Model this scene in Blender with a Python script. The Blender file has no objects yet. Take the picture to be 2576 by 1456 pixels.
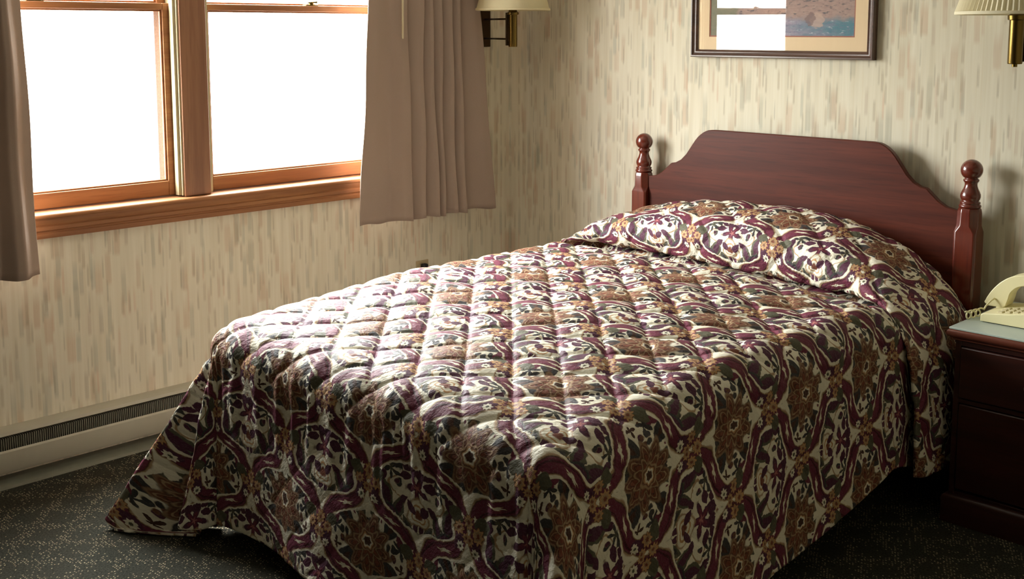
import bpy, bmesh, math, random
import numpy as np
from mathutils import Vector

SC = bpy.context.scene
COL = SC.collection
PI = math.pi
random.seed(7)


# ------------------------------------------------------------------ helpers
def lin(r, g, b):
    f = lambda c: (c / 255 / 12.92) if c / 255 <= .04045 else ((c / 255 + .055) / 1.055) ** 2.4
    return (f(r), f(g), f(b), 1.0)


class MB:
    """collects shapes into one mesh"""
    def __init__(self):
        self.v, self.f, self.uv = [], [], None

    def box(self, x0, x1, y0, y1, z0, z1):
        n = len(self.v)
        self.v += [(x, y, z) for x in (x0, x1) for y in (y0, y1) for z in (z0, z1)]
        for q in ((0, 1, 3, 2), (4, 6, 7, 5), (0, 4, 5, 1), (2, 3, 7, 6), (0, 2, 6, 4), (1, 5, 7, 3)):
            self.f.append(tuple(n + i for i in q))
        return self

    def loft(self, loops, cap=True, close=True):
        n, k = len(self.v), len(loops[0])
        for L in loops:
            self.v += [tuple(p) for p in L]
        for i in range(len(loops) - 1):
            for j in range(k if close else k - 1):
                a, b = n + i * k + j, n + i * k + (j + 1) % k
                self.f.append((a, b, b + k, a + k))
        if cap:
            self.f.append(tuple(n + j for j in reversed(range(k))))
            self.f.append(tuple(n + (len(loops) - 1) * k + j for j in range(k)))
        return self

    def lathe(self, prof, cx, cy, n=32, cap=True):
        return self.loft([[(cx + r * math.cos(2 * PI * j / n), cy + r * math.sin(2 * PI * j / n), z) for j in range(n)] for r, z in prof], cap)

    def tube(self, pts, r, n=10):
        pts = [Vector(p) for p in pts]
        loops, up = [], Vector((0, 0, 1))
        for i, p in enumerate(pts):
            t = (pts[min(i + 1, len(pts) - 1)] - pts[max(i - 1, 0)]).normalized()
            if abs(t.dot(up)) > .95:
                up = Vector((1, 0, 0)) if abs(t.x) < .9 else Vector((0, 1, 0))
            a = t.cross(up).normalized()
            b = a.cross(t).normalized()
            up = b
            rr = r[i] if isinstance(r, (list, tuple)) else r
            loops.append([p + a * rr * math.cos(2 * PI * j / n) + b * rr * math.sin(2 * PI * j / n) for j in range(n)])
        return self.loft(loops)

    def prism(self, poly, axis, d0, d1):
        """poly of (p, q) pairs extruded along axis 'x' or 'y' between d0 and d1"""
        mk = (lambda p, q, d: (d, p, q)) if axis == 'x' else (lambda p, q, d: (p, d, q))
        return self.loft([[mk(p, q, d0) for p, q in poly], [mk(p, q, d1) for p, q in poly]])

    def grid(self, P):
        n = len(self.v)
        R, Cn = P.shape[:2]
        self.v += [tuple(p) for p in P.reshape(-1, 3)]
        for i in range(R - 1):
            for j in range(Cn - 1):
                a = n + i * Cn + j
                self.f.append((a, a + 1, a + Cn + 1, a + Cn))
        return self

    def build(self, name, m, parent=None, bevel=0, smooth=False, segs=2, uvs=None, subsurf=0):
        me = bpy.data.meshes.new(name)
        off = Vector((0, 0, 0))
        q = parent
        while q:
            off += q.location
            q = q.parent
        me.from_pydata([tuple(Vector(p) - off) for p in self.v], [], self.f)
        bm = bmesh.new()
        bm.from_mesh(me)
        if uvs is None:
            bmesh.ops.recalc_face_normals(bm, faces=bm.faces)
        bm.to_mesh(me)
        bm.free()
        if uvs is not None:
            lay = me.uv_layers.new(name='UVMap')
            idx = np.zeros(len(me.loops), dtype=np.int32)
            me.loops.foreach_get('vertex_index', idx)
            lay.data.foreach_set('uv', np.asarray(uvs, dtype=np.float32).reshape(-1, 2)[idx].ravel())
        me.materials.append(m)
        o = bpy.data.objects.new(name, me)
        COL.objects.link(o)
        o.parent = parent
        if bevel:
            b = o.modifiers.new('bevel', 'BEVEL')
            b.width, b.segments, b.limit_method, b.angle_limit = bevel, segs, 'ANGLE', math.radians(35)
        if subsurf:
            s = o.modifiers.new('sub', 'SUBSURF')
            s.levels = s.render_levels = subsurf
        if smooth or bevel:
            for p in me.polygons:
                p.use_smooth = True
            if not smooth or smooth == 'angle':
                me.set_sharp_from_angle(angle=math.radians(40))
        return o


def tag(o, label, cat, group=None):
    o['label'], o['category'] = label, cat
    if group:
        o['group'] = group
    return o


def thing(name, label, cat, loc, group=None):
    o = bpy.data.objects.new(name, None)
    o.empty_display_size = .1
    COL.objects.link(o)
    o.location = loc
    return tag(o, label, cat, group)


def struct(o):
    o['kind'] = 'structure'
    return o


# ------------------------------------------------------------------ node maths
class G:
    """small expression compiler for shader nodes"""
    def __init__(self, name):
        self.mat = bpy.data.materials.new(name)
        self.mat.use_nodes = True
        self.nt = self.mat.node_tree
        self.nt.nodes.clear()
        self.out = self.nt.nodes.new('ShaderNodeOutputMaterial')

    def put(self, sock, val):
        if isinstance(val, E):
            val = val.s
        if isinstance(val, bpy.types.NodeSocket):
            self.nt.links.new(val, sock)
        else:
            sock.default_value = val

    def math(self, op, *a):
        n = self.nt.nodes.new('ShaderNodeMath')
        n.operation = op
        for i, x in enumerate(a):
            self.put(n.inputs[i], x)
        return E(self, n.outputs[0])

    def node(self, kind, out=0, props=None, **ins):
        n = self.nt.nodes.new(kind)
        for k, v in (props or {}).items():
            setattr(n, k, v)
        for k, v in ins.items():
            self.put(n.inputs[k.replace('_', ' ')], v)
        return n if out is None else E(self, n.outputs[out])

    def mix(self, f, a, b):
        n = self.nt.nodes.new('ShaderNodeMix')
        n.data_type = 'RGBA'
        self.put(n.inputs[0], f)
        self.put(n.inputs[6], a)
        self.put(n.inputs[7], b)
        return E(self, n.outputs[2])

    def xyz(self, src):
        n = self.nt.nodes.new('ShaderNodeSeparateXYZ')
        self.put(n.inputs[0], src)
        return [E(self, n.outputs[i]) for i in range(3)]

    def vec(self, x, y, z=0.0):
        n = self.nt.nodes.new('ShaderNodeCombineXYZ')
        for i, q in enumerate((x, y, z)):
            self.put(n.inputs[i], q)
        return E(self, n.outputs[0])

    def noise(self, vec, scale, detail=2.0, rough=.5, out=0):
        return self.node('ShaderNodeTexNoise', out, Vector=vec, Scale=scale, Detail=detail, Roughness=rough)

    def white(self, vec, out=0):
        return self.node('ShaderNodeTexWhiteNoise', out, Vector=vec)

    def pos(self):
        return self.node('ShaderNodeNewGeometry', 0)

    def obj(self):
        return self.node('ShaderNodeTexCoord', 3)

    def bsdf(self, **ins):
        b = self.node('ShaderNodeBsdfPrincipled', None)
        for k, v in ins.items():
            self.put(b.inputs[k.replace('_', ' ')], v)
        self.nt.links.new(b.outputs[0], self.out.inputs[0])
        return b

    def bump(self, h, strength=.3, dist=.01):
        n = self.node('ShaderNodeBump', None)
        self.put(n.inputs['Height'], h)
        n.inputs['Strength'].default_value = strength
        n.inputs['Distance'].default_value = dist
        return E(self, n.outputs[0])


class E:
    def __init__(self, g, s):
        self.g, self.s = g, s

    def __add__(self, o): return self.g.math('ADD', self, o)
    __radd__ = __add__
    def __sub__(self, o): return self.g.math('SUBTRACT', self, o)
    def __rsub__(self, o): return self.g.math('SUBTRACT', o, self)
    def __mul__(self, o): return self.g.math('MULTIPLY', self, o)
    __rmul__ = __mul__
    def __truediv__(self, o): return self.g.math('DIVIDE', self, o)
    def __rtruediv__(self, o): return self.g.math('DIVIDE', o, self)
    def abs(self): return self.g.math('ABSOLUTE', self)
    def cos(self): return self.g.math('COSINE', self)
    def sin(self): return self.g.math('SINE', self)
    def sqrt(self): return self.g.math('SQRT', self)
    def fract(self): return self.g.math('FRACT', self)
    def floor(self): return self.g.math('FLOOR', self)
    def max(self, o): return self.g.math('MAXIMUM', self, o)
    def min(self, o): return self.g.math('MINIMUM', self, o)
    def gt(self, o): return self.g.math('GREATER_THAN', self, o)
    def lt(self, o): return self.g.math('LESS_THAN', self, o)
    def pow(self, o): return self.g.math('POWER', self, o)
    def clamp(self): return self.max(0.0).min(1.0)
    def below(self, edge, k): return ((edge - self) * k + .5).clamp()      # soft step: 1 where self < edge


# ------------------------------------------------------------------ materials
def plain(name, col, rough=.5, metal=0.0, spec=.5, bump=0, scale=60, var=.0, **kw):
    g = G(name)
    base = col
    ins = {}
    if var or bump:
        n = g.noise(g.obj(), scale, 3.0)
        if var:
            dark = tuple(c * (1 - var) for c in col[:3]) + (1,)
            base = g.mix(n, dark, tuple(min(1, c * (1 + var)) for c in col[:3]) + (1,))
        if bump:
            ins['Normal'] = g.bump(n, bump, .004)
    g.bsdf(Base_Color=base, Roughness=rough, Metallic=metal, Specular_IOR_Level=spec, **ins, **kw)
    return g.mat


def wood(name, c0, c1, c2, rough, axis, coat=0.0, scale=1.0, spec=.5):
    """grain runs along axis: stretched noise in object space"""
    g = G(name)
    x, y, z = g.xyz(g.pos())
    s = {'x': (1.2, 22, 22), 'y': (22, 1.2, 22), 'z': (22, 22, 1.2)}[axis]
    p = g.vec(x * s[0] * scale, y * s[1] * scale, z * s[2] * scale)
    n1 = g.noise(p, 1.0, 4.0, .6)
    n2 = g.noise(p, 5.0, 3.0, .6)
    c = g.mix(((n1 - .35) * 3).clamp(), c0, c1)
    c = g.mix(((n2 - .5) * 4).clamp() * .5, c, c2)
    g.bsdf(Base_Color=c, Roughness=rough, Specular_IOR_Level=spec, Coat_Weight=coat, Coat_Roughness=.16, Normal=g.bump(n2, .06, .002))
    return g.mat


def wallpaper():
    """cream paper with vertical brush dabs of tan, peach and blue-grey"""
    g = G('striped_wallpaper')
    x, y, z = g.xyz(g.pos())
    h = x - y * 1.0
    fine = g.noise(g.vec(h * 210, z * 4, 0.0), 1.0, 2.0)
    mid = g.noise(g.vec(h * 45, z * 1.6, 3.0), 1.0, 2.0)
    c = g.mix(((mid - .3) * 2.2).clamp(), lin(211, 203, 181), lin(225, 219, 200))
    c = g.mix(((fine - .48) * 3).clamp() * .28, c, lin(206, 190, 154))
    pal = [(lin(190, 150, 118), lin(176, 140, 108)), (lin(140, 140, 124), lin(150, 156, 142)), (lin(142, 156, 148), lin(204, 158, 128)), (lin(160, 140, 112), lin(138, 132, 114))]
    for i, (wd, ht, dens, (ca, cb)) in enumerate([(.038, .15, .26, pal[0]), (.030, .17, .20, pal[1]), (.022, .13, .24, pal[2]), (.014, .10, .22, pal[3])]):
        wob = (g.noise(g.vec(h * 16, z * 5, i * 7.0), 1.0, 1.0) - .5) * .3
        hx = h / wd + wob + i * .37
        ci = hx.floor()
        r0 = g.white(g.vec(ci, i * 3.0 + .5))
        zz = z / ht + r0 * 7.0
        ri = zz.floor()
        rnd = g.node('ShaderNodeTexWhiteNoise', None, Vector=g.vec(ci, ri, i * 5.0 + .2))
        rv = E(g, rnd.outputs[0])
        cr = g.xyz(E(g, rnd.outputs[1]))
        fx = (hx.fract() - .5).abs() * 2
        fz = zz.fract()
        # dab: crisp at the bottom, fading upward, streaky edge
        body = ((.92 - fx - cr[2] * .45) * 5).clamp()
        tail = ((fz * 8).min(1.0)) * ((.92 - fz) * (1.8 + cr[1] * 3.0)).clamp()
        m = body * tail * rv.lt(dens) * (.3 + cr[0] * .65) * (.6 + fine * .75).min(1.0)
        c = g.mix(m.clamp() * .85, c, g.mix(cr[2], ca, cb))
    g.bsdf(Base_Color=c, Roughness=.72, Specular_IOR_Level=.25, Normal=g.bump(fine, .12, .002))
    return g.mat


def carpet():
    """charcoal loop carpet with light flecks gathered in a diamond lattice"""
    g = G('flecked_carpet')
    x, y, z = g.xyz(g.pos())
    n = g.noise(g.pos(), 170.0, 3.0, .7)
    big = g.noise(g.pos(), 5.0, 2.0)
    c = g.mix(((n - .3) * 2.2).clamp(), lin(24, 26, 22), lin(76, 76, 66))
    c = g.mix(((big - .35) * 2).clamp() * .4, c, lin(62, 54, 42))
    s = .0095
    u, v = (x + y * .5) / s, y / s
    iu, iv = u.floor(), v.floor()
    rnd = g.node('ShaderNodeTexWhiteNoise', None, Vector=g.vec(iu, iv))
    r = E(g, rnd.outputs[0])
    cr = g.xyz(E(g, rnd.outputs[1]))
    du, dv = u.fract() - .5 + (cr[0] - .5) * .5, v.fract() - .5 + (cr[1] - .5) * .5
    dot = (du * du + dv * dv * 1.0).sqrt().below(.26, 5)
    L = .17
    a = ((x + y) / L).fract() - .5
    b = ((x - y) / L).fract() - .5
    d = a.abs().min(b.abs())
    dens = d.below(.15, 4) * .58 + .07
    m = dot * r.lt(dens) * (.4 + cr[1] * .6)
    fl = g.mix(cr[2], lin(182, 170, 138), lin(146, 126, 106))
    fl = g.mix(cr[0].gt(.8), fl, lin(120, 70, 66))
    c = g.mix(m, c, fl)
    g.bsdf(Base_Color=c, Roughness=.95, Specular_IOR_Level=.1, Normal=g.bump(n + m * .5, .6, .006))
    return g.mat


QS = .124
FW, FH = .375, .345


def floral():
    """quilted bedspread print: ogee ribbons, pansy sprays, large brown blossoms, gold daisies"""
    g = G('floral_bedspread')
    uvn = g.node('ShaderNodeUVMap', 0)
    u, v, _ = g.xyz(uvn)
    nz = g.node('ShaderNodeTexNoise', 1, Vector=uvn, Scale=16.0, Detail=2.0)
    nx, ny, _ = g.xyz(nz)
    nf = g.noise(uvn, 90.0, 2.0)
    u = u + (nx - .5) * .024 + (nf - .5) * .008
    v = v + (ny - .5) * .024 + (nf - .5) * .008
    X = ((u / FW + .5).fract() - .5) * FW
    Y = ((v / FH + .5).fract() - .5) * FH
    ax = X.abs()
    by = ((v / FH).fract() - .5) * FH
    bx = FW / 2 - ax
    side = X.gt(0.0)                       # lets a few motifs differ left and right
    CREAM, BURG, DBURG = (.80, .76, .62, 1), (.150, .030, .056, 1), (.060, .014, .022, 1)
    PLUM, SLATE, BROWN = (.085, .026, .052, 1), (.052, .048, .050, 1), (.150, .064, .038, 1)
    RUST, TAN, GOLD, OLIVE = (.20, .066, .040, 1), (.40, .27, .155, 1), (.52, .30, .14, 1), (.105, .100, .066, 1)
    DBRN, PINK = (.075, .035, .025, 1), (.42, .16, .15, 1)

    def leaf(x, y, cx, cy, ang, a, b):
        a, b, cy = a * 1.02, b * 1.05, cy * .73
        ca, sa = math.cos(math.radians(ang)), math.sin(math.radians(ang))
        p = (x * (ca / a) + y * (sa / a)) - (cx * ca + cy * sa) / a
        q = ((x * (-sa / b) + y * (ca / b)) - (-cx * sa + cy * ca) / b).abs()
        return p * p + q

    def flower(x, y, cx, cy, R, n, dep, ph=0.0):
        R, cy = R * .92, cy * .73
        dx, dy = x - cx, y - cy
        r = (dx * dx + dy * dy).sqrt()
        th = g.math('ARCTAN2', dy, dx)
        return r / ((th * float(n) + ph).cos() * (R * dep) + R * (1 - dep))

    c = CREAM

    def paint(f, col, edge=1.0, k=9.0):
        nonlocal c
        c = g.mix(f.below(edge, k), c, col)

    def vein(f, out, inn, e=.58, o=1.0):
        paint(f, out, o)
        paint(f, inn, e)

    # scattered small leaves and petals over the cream ground
    for sc, off, thr, edge in ((46.0, 0.0, .44, .40), (66.0, 5.0, .34, .36)):
        vn = g.node('ShaderNodeTexVoronoi', None, {'feature': 'F1'}, Vector=g.vec(ax * sc + off, Y * (sc * .72) + off), Scale=1.0, Randomness=.85)
        dist = E(g, vn.outputs['Distance'])
        rr = g.xyz(E(g, vn.outputs['Color']))
        keep = rr[0].lt(thr)
        tone = g.mix(rr[1].gt(.5), g.mix(rr[2].gt(.5), PLUM, BURG), g.mix(rr[2].gt(.62), SLATE, BROWN))
        c = g.mix(dist.below(edge + .05, 12) * keep * .55, c, TAN)
        c = g.mix(dist.below(edge, 14) * keep, c, tone)
    # --- oval cells: pansy sprays
    f = flower(ax, Y, 0.0, .02, .112, 6, .16)
    paint((f - 1.0).abs(), TAN, .035, 40)
    vein(leaf(ax, Y, .118, -.015, 68, .044, .021), OLIVE, PLUM)
    vein(leaf(ax, Y, .072, -.062, 118, .042, .018), OLIVE, PLUM)
    vein(leaf(ax, Y, .098, -.082, 30, .036, .016), SLATE, PLUM)
    vein(leaf(ax, Y, .034, -.120, 62, .040, .016), OLIVE, SLATE)
    vein(leaf(ax, Y, .070, -.125, 12, .036, .015), PLUM, SLATE)
    paint(flower(ax, Y, .092, .072, .030, 5, .42, 1.0), SLATE)
    paint(flower(ax, Y, .092, .072, .030, 5, .42, 1.0), OLIVE, .38)
    for lx, ly, la, aa, bb in ((.118, .040, 110, .020, .009), (.128, .062, 60, .016, .008), (.052, -.020, 150, .018, .009), (.128, -.050, 80, .018, .008), (.010, -.100, 90, .018, .008), (.048, -.150, 40, .018, .009), (.020, .098, 65, .020, .011), (.048, .098, 20, .020, .010), (.036, .126, 60, .018, .010), (.012, .145, 95, .018, .009), (.062, .122, 30, .016, .009), (.050, .062, -15, .022, .011), (.022, .170, 70, .016, .008)):
        paint(leaf(ax, Y, lx, ly, la, aa, bb), PLUM)
    f = flower(ax, Y, 0.0, .042, .050, 5, .36, -PI / 2 * 5 + PI)
    paint(f, PLUM)
    paint(f, BURG, .62)
    paint(f, PINK, .22)
    f = flower(ax, Y, 0.0, -.050, .044, 3, .16, PI / 2)
    paint(f, TAN, 1.1)
    paint(f, CREAM, .96)
    paint((f - .62).abs(), GOLD, .07, 30)
    paint(leaf(ax, Y, .022, -.034, 40, .020, .011), PLUM)
    paint(f, RUST, .34)
    # --- wide cells: large brown blossoms with slate leaves
    vein(leaf(bx, by, .088, -.098, -48, .062, .025), SLATE, DBRN, .35)
    vein(leaf(bx, by, .036, -.128, -78, .050, .020), SLATE, OLIVE, .3)
    vein(leaf(bx, by, .092, .088, 48, .055, .022), SLATE, DBRN, .35)
    vein(leaf(bx, by, .030, .122, 80, .042, .019), OLIVE, SLATE, .5)
    paint(flower(bx, by, .118, .022, .030, 5, .42, .4), SLATE)
    paint(flower(bx, by, .120, -.052, .022, 4, .42, .4), DBRN)
    paint(flower(bx, by, .068, .142, .018, 4, .35, .2), PLUM)
    for lx, ly, la, aa, bb in ((.118, .062, 100, .018, .009), (.140, .000, 60, .016, .008), (.128, -.090, 120, .018, .009), (.060, -.148, 30, .018, .008), (.020, .158, 60, .016, .008)):
        paint(leaf(bx, by, lx, ly, la, aa, bb), BURG)
    f = flower(bx, by, 0.0, -.006, .100, 9, .15, PI / 2)
    paint(f, DBRN, 1.0)
    paint(f, TAN, .965)
    paint(f, BROWN, .92)
    pet = flower(bx, by, 0.0, -.006, .098, 9, .26, PI / 2)
    paint((pet - .82).abs(), TAN, .030, 40)
    paint(pet, RUST, .74)
    paint((pet - .66).abs(), DBRN, .025, 40)
    f1 = flower(bx, by, 0.0, -.002, .062, 9, .20, PI / 2 + PI)
    paint(f1, DBRN, 1.05)
    paint(f1, TAN, .98)
    paint(f1, BROWN, .86)
    paint(f1, RUST, .66)
    f2 = flower(bx, by, 0.0, .006, .036, 6, .10)
    paint(f2, TAN, 1.0)
    paint(f2, BROWN, .84)
    paint(f2, GOLD, .70)
    paint(f2, CREAM, .58)
    paint(f2, DBRN, .42)
    # --- burgundy ribbons
    ky = 2 * PI / FH
    amp = FW / 4 * .74
    t = (Y * ky).cos()
    q = t * t + .30
    cc = t / q.sqrt() * (amp * 1.14) + FW / 4
    sl = (Y * ky).sin() * (amp * ky * 1.14 * .30) / q.pow(1.5)
    d = ((ax - cc) / (sl * sl + 1.0).sqrt())
    wob = (Y * (ky * 5)).cos() * .0028
    da = (d + wob).abs()
    paint(da, CREAM, .0310, 500)
    paint(da, TAN, .0218, 420)
    paint(da, DBRN, .0188, 500)
    paint(da, BURG, .0168, 500)
    paint((d + wob + .0115).abs(), DBURG, .0020, 500)
    yy = ((Y / .0575).fract() - .5) * .0575
    f = flower(d, yy, .003, 0.0, .0095, 5, .25)
    paint(f, TAN, 1.0, 5)
    paint(f, CREAM, .8, 5)
    # --- gold daisies where the ribbons meet
    for (px, py) in ((ax, by), (bx, Y)):
        paint(leaf(px, py, .046, .030, 20, .026, .018), OLIVE)
        paint(leaf(px, py, .030, -.052, -60, .026, .015), PLUM)
        for qx, qy, R, n in ((0.0, .024, .021, 9), (.032, -.006, .019, 8), (.006, -.032, .016, 8)):
            f = flower(px, py, qx, qy, R, n, .16)
            paint(f, BROWN, 1.08)
            paint(f, GOLD, .98)
            paint(f, TAN, .62)
            paint(f, RUST, .34)
        f = flower(px, py, .026, -.066, .015, 8, .14)
        paint(f, CREAM)
        paint(f, OLIVE, .36)
    # worn, slightly uneven ink
    ink = g.noise(uvn, 220.0, 3.0)
    c = g.mix(((ink - .5) * 1.6).clamp() * .16, c, CREAM)
    weave = g.noise(uvn, 700.0, 2.0)
    pucker = g.noise(g.vec(u * 30, v * 55), 1.0, 3.0)
    u0, v0, _ = g.xyz(uvn)
    fold = g.noise(g.vec((u0 + v0) * 26, (u0 - v0) * 60), 1.0, 3.0, .6)
    k = 1 / (math.sqrt(2) * QS)
    u0, v0 = u0 + (nx - .5) * .010, v0 + (ny - .5) * .010
    sp = ((u0 + v0) * k + .5).fract() - .5
    sq = ((u0 - v0) * k + .5).fract() - .5
    seam = (sp.abs().min(sq.abs()) * (QS / .012)).min(1.0)
    g.bsdf(Base_Color=c, Roughness=.6, Specular_IOR_Level=.18,
           Normal=g.bump(weave * .10 + pucker + seam * .45 + fold * .8, .55, .008))
    return g.mat


def curtain_cloth():
    g = G('taupe_curtain')
    x, y, z = g.xyz(g.obj())
    n = g.noise(g.vec(y * 900, z * 900, x * 900), 1.0, 2.0)
    c = g.mix(n, lin(152, 134, 121), lin(178, 158, 144))
    b = g.bsdf(Base_Color=c, Roughness=.85, Specular_IOR_Level=.2, Normal=g.bump(n, .15, .001))
    t = g.node('ShaderNodeBsdfTranslucent', None, Color=lin(150, 130, 112))
    mx = g.node('ShaderNodeMixShader', None)
    mx.inputs[0].default_value = .07
    g.nt.links.new(b.outputs[0], mx.inputs[1])
    g.nt.links.new(t.outputs[0], mx.inputs[2])
    g.nt.links.new(mx.outputs[0], g.out.inputs[0])
    return g.mat


def shade_cloth(name, col, pleat):
    g = G(name)
    n = g.noise(g.obj(), 300.0, 2.0)
    c = g.mix(n, tuple(q * .92 for q in col[:3]) + (1,), col)
    b = g.bsdf(Base_Color=c, Roughness=.8, Specular_IOR_Level=.2)
    t = g.node('ShaderNodeBsdfTranslucent', None, Color=col)
    mx = g.node('ShaderNodeMixShader', None)
    mx.inputs[0].default_value = .25
    g.nt.links.new(b.outputs[0], mx.inputs[1])
    g.nt.links.new(t.outputs[0], mx.inputs[2])
    g.nt.links.new(mx.outputs[0], g.out.inputs[0])
    return g.mat


def clear_glass(name, tint, rough=0.0, f0=.04):
    """thin sheet: transparent, mirror-like by Schlick's law at both faces"""
    g = G(name)
    tr = g.node('ShaderNodeBsdfTransparent', None, Color=tint)
    gl = g.node('ShaderNodeBsdfGlossy', None, Roughness=rough)
    geo = g.node('ShaderNodeNewGeometry', None)
    dt = g.node('ShaderNodeVectorMath', 1, {'operation': 'DOT_PRODUCT'})
    dn = dt.s.node
    g.nt.links.new(geo.outputs['Normal'], dn.inputs[0])
    g.nt.links.new(geo.outputs['Incoming'], dn.inputs[1])
    fr = (1.0 - dt.abs().min(1.0)).pow(5.0) * (1 - f0) + f0
    mx = g.node('ShaderNodeMixShader', None)
    g.put(mx.inputs[0], fr)
    g.nt.links.new(tr.outputs[0], mx.inputs[1])
    g.nt.links.new(gl.outputs[0], mx.inputs[2])
    g.nt.links.new(mx.outputs[0], g.out.inputs[0])
    return g.mat


def painting():
    """loose seaside daubs: mauve surf on the left, teal water on the right, rosy rocks above"""
    g = G('seaside_print')
    x, y, z = g.xyz(g.pos())
    p = g.vec(x * 16, z * 42)
    n1 = g.noise(p, 1.0, 4.0, .6)
    n2 = g.noise(p, 2.6, 4.0, .65)
    n3 = g.noise(g.vec(x * 40, z * 90, 4.0), 1.0, 3.0)
    t = ((x - 1.46) * 3.4 + (n1 - .5) * 1.6).clamp()
    water = g.mix(t, lin(168, 156, 172), lin(88, 132, 146))
    water = g.mix(((n2 - .48) * 4).clamp(), water, lin(120, 122, 146))
    water = g.mix(((n3 - .60) * 7).clamp() * .8, water, lin(206, 206, 214))
    land = g.mix(n2, lin(140, 116, 118), lin(196, 170, 156))
    land = g.mix(((n3 - .55) * 6).clamp(), land, lin(96, 96, 104))
    s = ((z - 1.592 + (n1 - .5) * .06) * 40 + .5).clamp()
    c = g.mix(s, water, land)
    c = g.mix((x - 1.30 - (n1 - .5) * .04).below(0.0, 60), c, g.mix(n2, lin(112, 122, 104), lin(150, 140, 120)))
    wx, wz = (n1 - .5) * .05, (n2 - .5) * .03
    e = ((x - 1.655 + wx) / .030).pow(2.0) + ((z - 1.588 + wz) / .030).pow(2.0)
    c = g.mix(e.below(1.0, 3) * .8, c, g.mix(n2, lin(176, 150, 140), lin(206, 182, 168)))
    e = ((x - 1.625 + wx) / .018).pow(2.0) + ((z - 1.592 + wz) / .024).pow(2.0)
    c = g.mix(e.below(1.0, 3) * .7, c, lin(132, 110, 108))
    g.bsdf(Base_Color=c, Roughness=.6, Specular_IOR_Level=.2)
    return g.mat


M = {}
M['paper'] = wallpaper()
M['carpet'] = carpet()
M['floral'] = floral()
M['curtain'] = curtain_cloth()
M['ceiling'] = plain('ceiling_paint', (.66, .64, .58, 1), .9, bump=.15, scale=90)
M['plainwall'] = plain('far_wall_paper', lin(222, 210, 180), .8, var=.08, scale=30)
M['panelling'] = plain('dark_panelling', lin(62, 48, 38), .6, var=.15, scale=12)  # unseen front wall, its dark tone chosen to cut bounce light
M['oak'] = wood('oak_trim', lin(142, 94, 60), lin(166, 116, 74), lin(110, 70, 46), .58, 'y', .0, spec=.3)
M['oakz'] = wood('oak_upright', lin(134, 94, 70), lin(158, 114, 84), lin(110, 74, 54), .5, 'z', .05, spec=.4)
M['cherry'] = wood('cherry_panel', (.064, .0125, .0065, 1), (.102, .021, .010, 1), (.028, .006, .004, 1), .42, 'x', .04, spec=.22)
M['cherryz'] = wood('cherry_post', (.108, .016, .0075, 1), (.150, .024, .010, 1), (.052, .008, .005, 1), .26, 'z', .6)
M['night'] = wood('cherry_nightstand', (.030, .007, .005, 1), (.048, .011, .007, 1), (.014, .004, .003, 1), .36, 'x', .12)  # cherry darkened: shade on the nightstand front put into its colour
M['nighttop'] = wood('cherry_nightstand_top', (.120, .030, .016, 1), (.170, .048, .026, 1), (.060, .016, .010, 1), .32, 'x', .3)  # same cherry lightened: light on the top moulding put into its colour
M['liner'] = plain('cream_vinyl', lin(172, 160, 126), .6, var=.04)
M['glass'] = clear_glass('window_glass', (.97, .98, .97, 1))
M['pglass'] = clear_glass('picture_glass', (1, 1, 1, 1))
M['brass'] = plain('antique_brass', lin(118, 98, 52), .30, 1.0, bump=.04, scale=200, var=.1)
M['dbrass'] = plain('dark_bronze', lin(74, 60, 44), .38, 1.0, var=.15)
M['shade'] = shade_cloth('cream_shade', lin(236, 226, 190), False)
M['shadep'] = shade_cloth('pleated_shade', lin(250, 243, 216), True)
M['heater'] = plain('heater_enamel', lin(176, 172, 154), .5, var=.06, scale=15)
M['fin'] = plain('heater_fins', lin(170, 170, 156), .5, .3, var=.2)
M['dark'] = plain('dark_cavity', lin(20, 20, 20), .8)
M['base'] = plain('grey_vinyl_base', lin(120, 120, 104), .6, var=.12, scale=30)
M['frame'] = wood('picture_frame', lin(64, 42, 34), lin(92, 64, 52), lin(36, 22, 18), .32, 'x', .4)
M['mat'] = plain('beige_mat', lin(232, 208, 172), .85, var=.02)
M['matin'] = plain('rose_mat', lin(168, 112, 98), .85, var=.02)
M['print'] = painting()
M['phone'] = plain('ivory_plastic', lin(232, 224, 178), .38, var=.015)
M['key'] = plain('ivory_keys', lin(206, 196, 156), .42, var=.02)
M['plate'] = plain('almond_plastic', lin(170, 156, 120), .5, var=.03)
M['plug'] = plain('black_rubber', lin(24, 23, 23), .55, var=.1)
M['rod'] = plain('cream_wand', lin(214, 204, 172), .4, var=.02)
M['metal'] = plain('aluminium_storm', lin(150, 140, 146), .6, .3, var=.4, scale=220)
M['linen'] = plain('white_ticking', lin(206, 202, 190), .9, var=.05)
M['box'] = plain('box_spring_cloth', lin(92, 88, 82), .9, var=.1)
M['tglass'] = clear_glass('table_glass', (.78, .90, .86, 1), .03, .10)
_t = M['tglass'].node_tree
_o = next(n for n in _t.nodes if n.type == 'OUTPUT_MATERIAL')
_d = _t.nodes.new('ShaderNodeBsdfDiffuse')
_d.inputs[0].default_value = (.70, .78, .71, 1)       # pale diffuse layer standing in for the sheet's bright reflection
_m = _t.nodes.new('ShaderNodeMixShader')
_m.inputs[0].default_value = .55
_t.links.new(_o.inputs[0].links[0].from_socket, _m.inputs[1])
_t.links.new(_d.outputs[0], _m.inputs[2])
_t.links.new(_m.outputs[0], _o.inputs[0])

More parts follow.
